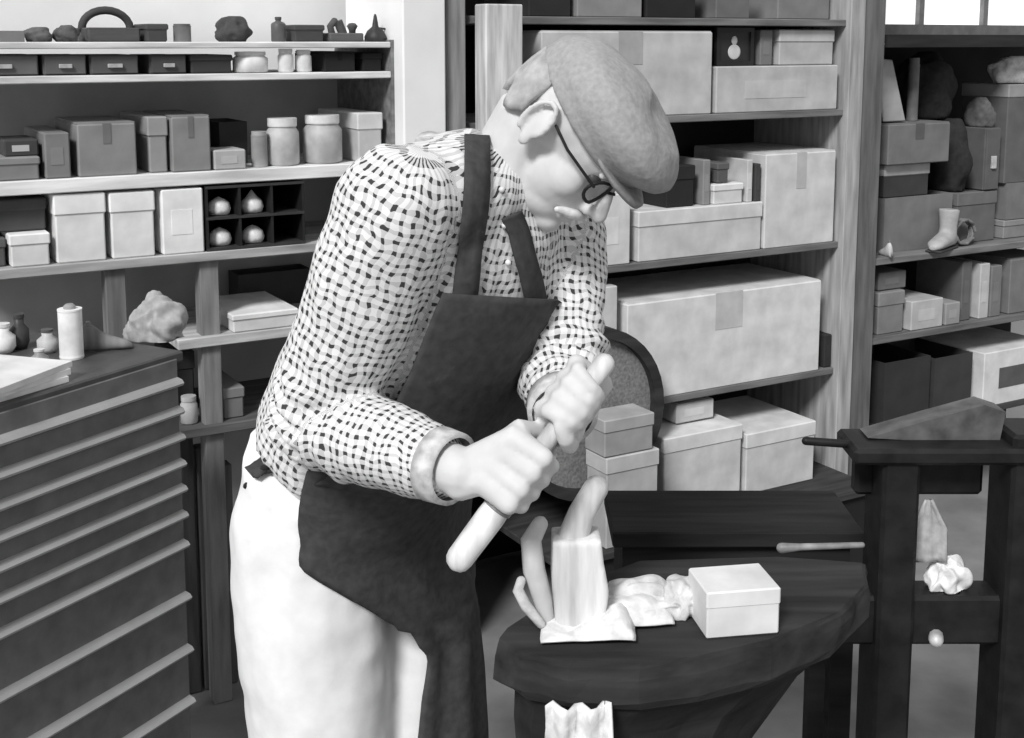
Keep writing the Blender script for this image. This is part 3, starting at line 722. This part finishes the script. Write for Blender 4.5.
# hands
def fist(bm, G, A, Wr, D, tr, fr_=.0098, sweep=205, thumb_end=1):
    A = A.normalized(); D = (D - A * D.dot(A)).normalized(); Bv = A.cross(D)
    if Bv.dot(G - Wr) < 0: Bv = -Bv
    def at(t, phi, r): return G + A * t + (D * math.cos(R(phi)) + Bv * math.sin(R(phi))) * r
    rr = tr + fr_ * .9
    for i, t in enumerate((-.0335, -.0112, .0112, .0335)):
        k = [1.0, 1.06, 1.03, .92][i if thumb_end < 0 else 3 - i]
        sw = sweep * [.98, 1.04, 1.0, .9][i if thumb_end < 0 else 3 - i]
        tube(bm, [at(t, 42, rr + .009)] + [at(t * (1 - .06 * q), 42 + sw * q / 7, rr + .002 * (q % 3 == 2)) for q in range(1, 8)], [fr_ * 1.12 * k, fr_ * 1.06 * k] + [fr_ * k] * 3 + [fr_ * .95 * k] * 2 + [fr_ * .84 * k], 10)
        tube(bm, [Wr.lerp(G + D * .012, .12) + A * t * .5, at(t * .9, -35, rr + .012), at(t, 42, rr + .009)], [.021, .019, .0125], 10)
    # thumb leaves the side of the palm
    te = .045 * thumb_end
    tube(bm, [Wr.lerp(at(te * .5, -40, rr + .008), .5), at(te * .95, -55, rr + .010), at(te * 1.05, -105, rr + .003), at(te * .95, -150, rr), at(te * .8, -190, rr)], [.017, .0145, .012, .0108, .009], 10)
# the tool he holds: handle low left, shaft up right
t0, t1 = P(460, 558, 1.40), P(604, 364, 1.44)
ta = (t1 - t0).normalized(); tl = (t1 - t0).length
G1 = t0 + ta * ((P(530, 480, 1.415) - t0).dot(ta)); G2 = t0 + ta * ((P(582, 404, 1.43) - t0).dot(ta))
# head frame
HA = R(28); hf0 = V((math.cos(HA), -math.sin(HA), 0)); hl0 = V((math.sin(HA), math.cos(HA), 0)); HB = R(52)
hup = V((0, 0, 1)) * math.cos(HB) + hf0 * math.sin(HB); hfw = hf0 * math.cos(HB) - V((0, 0, 1)) * math.sin(HB); hl = hl0.copy()
roll = Matrix.Rotation(R(-8), 3, hfw); hup = roll @ hup; hl = roll @ hl
E = P(566, 128, 1.64)
HM = Matrix((hfw, hl, hup)).transposed()
def Hh(x, y, z): return E + hfw * x + hl * y + hup * z
bm = bmesh.new()
loft_torso(bm, -.02)
def hell(c, r): ellipsoid(bm, Hh(*c), r, HM, 24)
hell((-.004, 0, .032), (.094, .076, .074)); hell((.03, 0, .024), (.07, .066, .066)); hell((.042, 0, -.035), (.055, .056, .065)); hell((.052, 0, -.07), (.042, .044, .036))
hell((.082, 0, -.09), (.019, .022, .017)); hell((.088, 0, .022), (.018, .052, .012)); hell((.056, .036, -.026), (.030, .022, .030)); hell((.056, -.036, -.026), (.030, .022, .030)); hell((.068, 0, -.045), (.032, .034, .036))
tube(bm, [Hh(.092, 0, .012), Hh(.108, 0, -.012), Hh(.119, 0, -.030)], [.008, .010, .0115], 10)
hell((.104, .012, -.034), (.012, .009, .009)); hell((.104, -.012, -.034), (.012, .009, .009))
hell((.094, 0, -.058), (.012, .024, .006)); hell((.092, 0, -.068), (.012, .021, .006))
for s in (-1, 1):
    rot = HM @ Matrix.Rotation(s * R(22), 3, 'Z') @ Matrix.Rotation(R(-12), 3, 'Y')
    ellipsoid(bm, Hh(-.012, s * .075, -.005), (.018, .006, .031), rot, 16); ellipsoid(bm, Hh(-.006, s * .076, -.030), (.010, .007, .012), rot, 12)
    tube(bm, [Hh(-.012 + .017 * math.cos(R(t)) , s * (.083 + .004 * math.sin(R(t))), -.003 + .031 * math.sin(R(t))) for t in range(-20, 231, 25)], .0045, 8)
tube(bm, [P(490, 195, 1.68), P(512, 168, 1.665), Hh(-.03, 0, -.035), Hh(-.01, 0, .0)], [.068, .060, .058, .055], 16)
def arm(sh, el, wr, k=1.0): tube(bm, [sh, sh.lerp(el, .5), el, el.lerp(wr, .35), wr.lerp(el, .08), wr], [.052 * k, .048 * k, .042 * k, .044 * k, .031 * k, .029 * k], 14)
arm(Rsh, Rel, Rwr); arm(Lsh, Lel, Lwr)
fist(bm, G1, ta, Rwr, V((-.35, -.75, .55)), .013, thumb_end=1)
fist(bm, G2, ta, Lwr, V((.35, .5, .55)), .012, thumb_end=-1)
hipR = pel - BL * .09; hipL = pel + BL * .09
footR = V((hipR.x - .02, hipR.y - .02, .07)); footL = V((hipL.x + .03, hipL.y - .10, .07))
for hp, ft in ((hipR, footR), (hipL, footL)):
    kn = hp.lerp(ft, .5) + BF * .03
    tube(bm, [hp, hp.lerp(kn, .5), kn, kn.lerp(ft, .35), ft, ft + BF * .11 - V((0, 0, .03))], [.085, .078, .055, .056, .04, .032], 14)
me = remeshed(bm, .0036, 3); me.transform(Matrix.Translation(-mo))
skin = mat(212, .65, 'skin', 30, .05, bump=.06)
body = linkme('body', me, skin, MAN, True)
# eyes and glasses
for s in (-1, 1):
    bm = bmesh.new(); ellipsoid(bm, L(Hh(.081, s * .032, .002)), (.011, .013, .009), HM, 14); link('eye', bm, paint(70), MAN, True)
    bm = bmesh.new(); tube(bm, [L(Hh(.094 - abs(q - 3) * .003, s * (.014 + .012 * q / 2), .019 + .003 * math.sin(q))) for q in range(6)], .005, 6); link('eyebrow', bm, cloth(225), MAN, True)
bm = bmesh.new()
for s in (-1, 1):
    tube(bm, [L(Hh(.102 - .012 * (math.cos(R(t)) * s > 0) * abs(math.cos(R(t))), s * .033 + .024 * math.cos(R(t)), -.004 + .019 * math.sin(R(t)))) for t in range(0, 361, 20)], .0024, 6)
    tube(bm, [L(Hh(.094, s * .057, .002)), L(Hh(.04, s * .076, .006)), L(Hh(.008, s * .079, .012))], .0022, 6)
tube(bm, [L(Hh(.104, -.009, 0)), L(Hh(.109, 0, .003)), L(Hh(.104, .009, 0))], .0022, 6)
link('glasses', bm, paint(36), MAN, True)
# hair at the back and sides, below the cap
bm = bmesh.new(); n = 30; rs = []
for z, k in ((.045, 1.0), (.02, 1.01), (.0, 1.0), (-.016, .97), (-.026, .92)):
    rs.append([L(Hh(-.004 + .094 * k * math.cos(t), .077 * k * math.sin(t), z + .010 * math.sin(9 * t) * (z < 0))) for t in [R(112) + R(136) * i / (n - 1) for i in range(n)]])
link('hair', sheet(rs, .007), cloth(176), MAN, True)
bm = bmesh.new(); tube(bm, [L(Hh(.106 - .02 * abs(q) / 3, q * .012, -.049 - .004 * abs(q))) for q in range(-3, 4)], [.004, .007, .008, .007, .008, .007, .004], 8); link('moustache', bm, cloth(228), MAN, True)
# cap
CP = []
n = 40
prof = [(.030, .004, .104, .086), (.046, .010, .108, .090), (.060, .022, .118, .098), (.078, .034, .114, .101), (.094, .040, .100, .093), (.106, .042, .076, .073), (.112, .042, .045, .045), (.114, .042, .012, .012)]
for z, cxx, rx, ry in prof:
    rg = []
    for k in range(n):
        t = 2 * math.pi * k / n; c, s = math.cos(t), math.sin(t)
        zz = z - .014 * c * (1 if z < .1 else .6) + .003 * noise.noise(V((c * 3, s * 3, z * 40)))
        rg.append(L(Hh(cxx + rx * c, ry * s, zz)))
    CP.append(rg)
bm = bmesh.new(); rings(bm, CP)
capm = mat(164, .95, 'tweed', 140, .08, bump=.25)
cp = linkme('cap', remeshed(bm, .005, 3), capm, MAN, True)
rows = []
for j in range(6):
    f = j / 5
    rows.append([L(Hh(.012 + .090 * math.cos(a) + f * .040 * math.cos(a), .084 * math.sin(a) * (1 - .06 * f), .040 - .014 * math.cos(a) - .006 * f)) for a in [R(-58) + R(116) * i / 20 for i in range(21)]])
link('visor', sheet(rows, .006), mat(150, .95, 'tweed', 90, .12, bump=.3), cp, True)
# shirt
def sleeve(bm, sh, el, wr, end, ra, rb, rc, rd):
    tube(bm, [sh, sh.lerp(el, .3), sh.lerp(el, .65), el, el.lerp(wr, .3), el.lerp(wr, end)], [ra, ra * .97, rb, rb * 1.0, rc, rd], 20)
bm = bmesh.new(); loft_torso(bm, .004, 28, slice(2, 8))
torso_bvh = None
bt = bmesh.new(); loft_torso(bt, .006, 48); torso_bvh = BVHTree.FromBMesh(bt); bt.free()
sleeve(bm, Rsh, Rel, Rwr, .80, .080, .070, .060, .047)
sleeve(bm, Lsh, Lel, Lwr, .55, .074, .064, .056, .048)
tube(bm, [Rsh, P(470, 195, 1.66), Lsh], [.074, .09, .07], 18)
me = remeshed(bm, .0065, 5)
bones = [(spine[1][0], spine[3][0]), (spine[3][0], spine[6][0]), (Rsh, Rel), (Rel, Rwr), (Lsh, Lel), (Lel, Lwr)]
bd = []
for i, (a, b_) in enumerate(bones):
    t = (b_ - a); ln = t.length; t.normalize(); x = t.cross(V((0.3, 1, 0)).normalized()).normalized(); bd.append((a, t, ln, x, t.cross(x), [.15, .15, .07, .06, .07, .06][i]))
at = me.attributes.new('weave', 'FLOAT_VECTOR', 'POINT'); vals = []
for v in me.vertices:
    p = v.co; best = None
    nrm = v.normal
    for i, (a, t, ln, x, y, r) in enumerate(bd):
        s = max(0, min(ln, (p - a).dot(t))); d = ((p - (a + t * s)).length) / r
        if best is None or d < best[0]: best = (d, i)
    a, t, ln, x, y, r = bd[best[1]]; q = p - a
    # wrinkles
    wr_ = .0045 * noise.noise(p * 17) + .003 * noise.noise(V((p.x * 40, p.y * 40, p.z * 16)))
    if best[1] > 1:
        s = q.dot(t); e = math.exp(-((s - (ln if best[1] in (2, 4) else 0)) / .07) ** 2)
        wr_ += .006 * e * math.sin(s * 190 + 6 * noise.noise(p * 12))
    vals.append((p, nrm.copy(), wr_, (q.dot(t) + best[1] * .37, math.atan2(q.dot(y), q.dot(x)) * r, 0)))
flat = []
for v, (p, nm, w_, c) in zip(me.vertices, vals):
    v.co = p + nm * w_; flat += c
at.data.foreach_set('vector', flat)
shirt_bvh = BVHTree.FromPolygons([v.co.copy() for v in me.vertices], [tuple(p.vertices) for p in me.polygons])
me.transform(Matrix.Translation(-mo))
plaid = plaid_mat()
shirt = linkme('shirt', me, plaid, MAN, True)
def cuff(a, b_, r):
    t = (b_ - a).normalized(); x, y = basis(t); rs = []
    for s, rr in ((0, r), (0, r + .005), (.028, r + .003), (.028, r - .003)):
        rs.append([L(a + t * s + (x * math.cos(2*math.pi*k/24) + y * math.sin(2*math.pi*k/24)) * rr) for k in range(24)])
    return link('cuff', rings(bmesh.new(), rs, cap=False), mat(200, .95, 'cloth', 60, .2, bump=.3), shirt, True)
cuff(Rel.lerp(Rwr, .84), Rwr, .041); cuff(Lel.lerp(Lwr, .60), Lwr, .043)
# collar: leaning band around the neck with two points
ca, cb = P(494, 180, 1.675), P(512, 160, 1.665); ct = (cb - ca).normalized()
clt = (BL - ct * BL.dot(ct)).normalized(); cfr = clt.cross(ct)
rows = []
for h, k in ((-.012, 1.25), (.008, 1.02), (.026, .92), (.022, 1.06), (-.006, 1.36), (-.022, 1.62)):
    rows.append([L(ca + ct * (h - .02 * (abs(a) < .5) * 0) + (cfr * math.cos(a) * .070 + clt * math.sin(a) * .076) * k) for a in [R(25) + R(310) * i / 30 for i in range(31)]])
link('collar', sheet(rows, .004), mat(196, .95, 'cloth', 60, .25, bump=.3), shirt, True)
# trousers
bm = bmesh.new(); loft_torso(bm, .012, 28, slice(0, 3))
tube(bm, [hipR + V((0, 0, .02)), hipL + V((0, 0, .02))], .122, 18)
kR = hipR.lerp(footR, .5) + BF * .035; kL = hipL.lerp(footL, .5) + BF * .035
for hp, kn, ft, r in ((hipR, kR, footR, .118), (hipL, kL, footL, .115)):
    tube(bm, [hp, hp.lerp(kn, .4), kn, kn.lerp(ft, .5), ft + V((0, 0, .02))], [r, r * .98, r * .86, r * .8, r * .74], 20)
me = remeshed(bm, .010, 6)
for v in me.vertices:
    p = v.co; v.co = p + v.normal * (.007 * noise.noise(V((p.x * 12, p.y * 12, p.z * 5))) + .003 * noise.noise(p * 25))
tro_bvh = BVHTree.FromPolygons([v.co.copy() for v in me.vertices], [tuple(p.vertices) for p in me.polygons])
me.transform(Matrix.Translation(-mo)); linkme('trousers', me, mat(240, .9, 'canvas', 40, .03, bump=.15), MAN, True)
for ft in (footR, footL):
    bm = bmesh.new(); rs = []
    for x, wy, h in ((-.085, .018, .05), (-.07, .034, .10), (-.02, .038, .11), (.04, .040, .085), (.10, .046, .06), (.15, .040, .048), (.18, .018, .03)):
        c = L(V((ft.x, ft.y, 0)) + BF * x)
        rs.append([c + BL * wy * math.cos(t) + V((0, 0, .002 + h * (.5 + .5 * math.sin(t)))) for t in [2*math.pi*k/14 for k in range(14)]])
    link('shoe', rings(bm, rs), mat(40, .5, 'leather', 30, .2), MAN, True)
# apron: bib over the torso, skirt round hips with the raised near corner
apm = mat(70, .9, 'denim', 70, .16, bump=.25)
def cast(px, py, bvh, off=.010):
    d = ray(px, py).normalized(); h = bvh.ray_cast(CAM, d)
    if h[0] is None: return None
    n = h[1] if h[1].dot(d) < 0 else -h[1]
    return h[0] + n * off
def lerp_poly(pl, f):
    k = f * (len(pl) - 1); i = min(int(k), len(pl) - 2); a, b_ = pl[i], pl[i + 1]; g = k - i
    return a[0] + (b_[0] - a[0]) * g, a[1] + (b_[1] - a[1]) * g
lp = [(440, 290), (428, 320), (408, 370), (385, 420), (345, 462), (318, 478)]; rp_ = [(558, 298), (560, 335), (552, 385), (538, 420), (500, 468), (470, 500)]
rows = []; last = None
for j in range(26):
    f = j / 25; a = lerp_poly(lp, f); b_ = lerp_poly(rp_, f); r = []
    lasty = None
    for i in range(26):
        g = i / 25; x = a[0] + (b_[0] - a[0]) * g; y = a[1] + (b_[1] - a[1]) * g
        q = cast(x, y, torso_bvh, .014)
        if q is None:
            q = P(x, y, lasty + .012 if lasty else 1.7)
        lasty = q.y
        r.append(L(q))
    rows.append(r)
for _ in range(3):
    for j in range(1, 25):
        for i in range(1, 25):
            rows[j][i] = (rows[j][i] * 2 + rows[j-1][i] + rows[j+1][i] + rows[j][i-1] + rows[j][i+1]) / 6
AP = link('apron', sheet(rows, .004), apm, MAN, True)
# skirt: angular grid about the body axis
axis = V((pel.x, pel.y, 0)) + BF * .02
edge = [(312, 462), (303, 500), (297, 568), (345, 598), (385, 622), (420, 652), (416, 700), (412, 745), (410, 800)]
def ang_of(px, py):
    q = cast(px, py, tro_bvh, .012); q2 = cast(px, py, torso_bvh, .012)
    if q is None or (q2 is not None and (q2 - CAM).length < (q - CAM).length): q = q2
    if q is None: return None
    v = q - axis; return math.atan2(-v.dot(BL), v.dot(BF)), q.z
ed = [e for e in (ang_of(*lerp_poly(edge, i / 60)) for i in range(61)) if e]
def e_ang(z):
    # the edge's angle (towards his right side) at this height
    return sum(e[0] * math.exp(-((e[1] - z) / .008) ** 2) for e in ed) / max(1e-12, sum(math.exp(-((e[1] - z) / .008) ** 2) for e in ed)) if min(abs(e[1] - z) for e in ed) < .02 else min(ed, key=lambda e: abs(e[1] - z))[0]
ztop = P(320, 448, 1.72).z; zbot = .42; rows = []
NR = 60
for j in range(NR):
    z = ztop + (zbot - ztop) * j / (NR - 1); a0 = e_ang(z); r = []
    for i in range(30):
        a = a0 + (R(-95) - a0) * i / 29
        d = BF * math.cos(a) - BL * math.sin(a)
        o_ = V((axis.x, axis.y, z)); h = tro_bvh.ray_cast(o_ + d * .6, -d); h2 = torso_bvh.ray_cast(o_ + d * .6, -d)
        if h2[0] is not None and (h[0] is None or (h2[0] - o_).dot(d) > (h[0] - o_).dot(d)): h = h2
        rr = (h[0] - o_).length if h[0] is not None else .12
        if (h[0] is None) or (h[0] - o_).dot(d) < .05: rr = .13
        r.append((a, max(rr, .12)))
    rows.append(r)
# bridge between the legs: keep the cloth taut by smoothing radii
rad_ = [[x[1] for x in r] for r in rows]
for _ in range(10):
    nr_ = [q[:] for q in rad_]
    for j in range(NR):
        for i in range(30):
            s = [rad_[jj][ii] for jj, ii in ((j-1, i), (j+1, i), (j, i-1), (j, i+1)) if 0 <= jj < NR and 0 <= ii < 30]
            nr_[j][i] = max(rad_[j][i] if _ < 8 else 0, sum(s) / len(s))
    rad_ = nr_
pts = []
for j in range(NR):
    z = ztop + (zbot - ztop) * j / (NR - 1)
    pts.append([L(V((axis.x, axis.y, z)) + (BF * math.cos(rows[j][i][0]) - BL * math.sin(rows[j][i][0])) * (rad_[j][i] + .010 + .006 * math.sin(i * .9) * (j / NR))) for i in range(30)])
link('skirt', sheet(pts, .004), apm, AP, True)
def ribbon(poly, w, bvh, off, name, m, n=24, parent=None):
    rows = []; ly = 1.6
    for i in range(n):
        x, y = lerp_poly(poly, i / (n - 1)); x2, y2 = lerp_poly(poly, min(1, i / (n - 1) + .02)); x1, y1 = lerp_poly(poly, max(0, i / (n - 1) - .02))
        dx, dy = x2 - x1, y2 - y1; l = math.hypot(dx, dy) or 1; nx, ny = -dy / l, dx / l; r = []
        for k in (-1, -.33, .33, 1):
            q = cast(x + nx * w * k, y + ny * w * k, bvh, off)
            if q is None: q = P(x + nx * w * k, y + ny * w * k, ly)
            ly = q.y; r.append(L(q))
        rows.append(r)
    return link(name, sheet(rows, .004), m, parent or AP, True)
ribbon([(462, 300), (468, 250), (474, 190), (476, 140)], 12, shirt_bvh, .006, 'strap', apm)
ribbon([(535, 308), (526, 270), (516, 232), (508, 214)], 10, shirt_bvh, .006, 'strap', apm)
ribbon([(314, 468), (290, 458), (268, 466), (254, 478)], 7, tro_bvh, .012, 'waist_tie', apm)
bm = bmesh.new(); q0 = cast(262, 470, tro_bvh, .02) or P(262, 470, 1.8)
dm_ = lambda x, y, dd=0: L(P(x, y, q0.y + dd))
tube(bm, [dm_(284, 446), dm_(270, 462, -.01), dm_(256, 476), dm_(250, 500, -.005)], .005, 6); tube(bm, [dm_(292, 452), dm_(278, 470, -.01), dm_(262, 472), dm_(246, 486)], .0045, 6)
link('bow', bm, paint(40), AP, True)
# buttons on the shirt front and the apron rivet
for x, y in ((500, 190), (503, 225), (507, 262)):
    q = cast(x, y, shirt_bvh, .003)
    if q: bm = bmesh.new(); ellipsoid(bm, L(q), (.004, .004, .004)); link('button', bm, paint(225), shirt, True)

# tool in the hands
TL = thing('long_handled_tool', 'pale wooden tool handle gripped in both of the man\'s hands', 'tool', t0)
bm = bmesh.new(); tube(bm, [V((0, 0, 0)), ta * .06, ta * (G1 - t0).length], [.0165, .0175, .0135], 14); link('handle', bm, vwood(216), TL, True)
bm = bmesh.new(); tube(bm, [ta * ((G1 - t0).length - .02), ta * (tl * .8), ta * tl], [.012, .0115, .013], 12); link('shaft', bm, vwood(204), TL, True)
bm = bmesh.new(); q = ta * .075; x, y = basis(ta)
rings(bm, [[q + ta * s + (x * math.cos(2*math.pi*k/16) + y * math.sin(2*math.pi*k/16)) * r_ for k in range(16)] for s, r_ in ((-.004, .0175), (-.003, .0185), (.003, .0185), (.004, .0172))]); link('ferrule', bm, iron(150), TL)
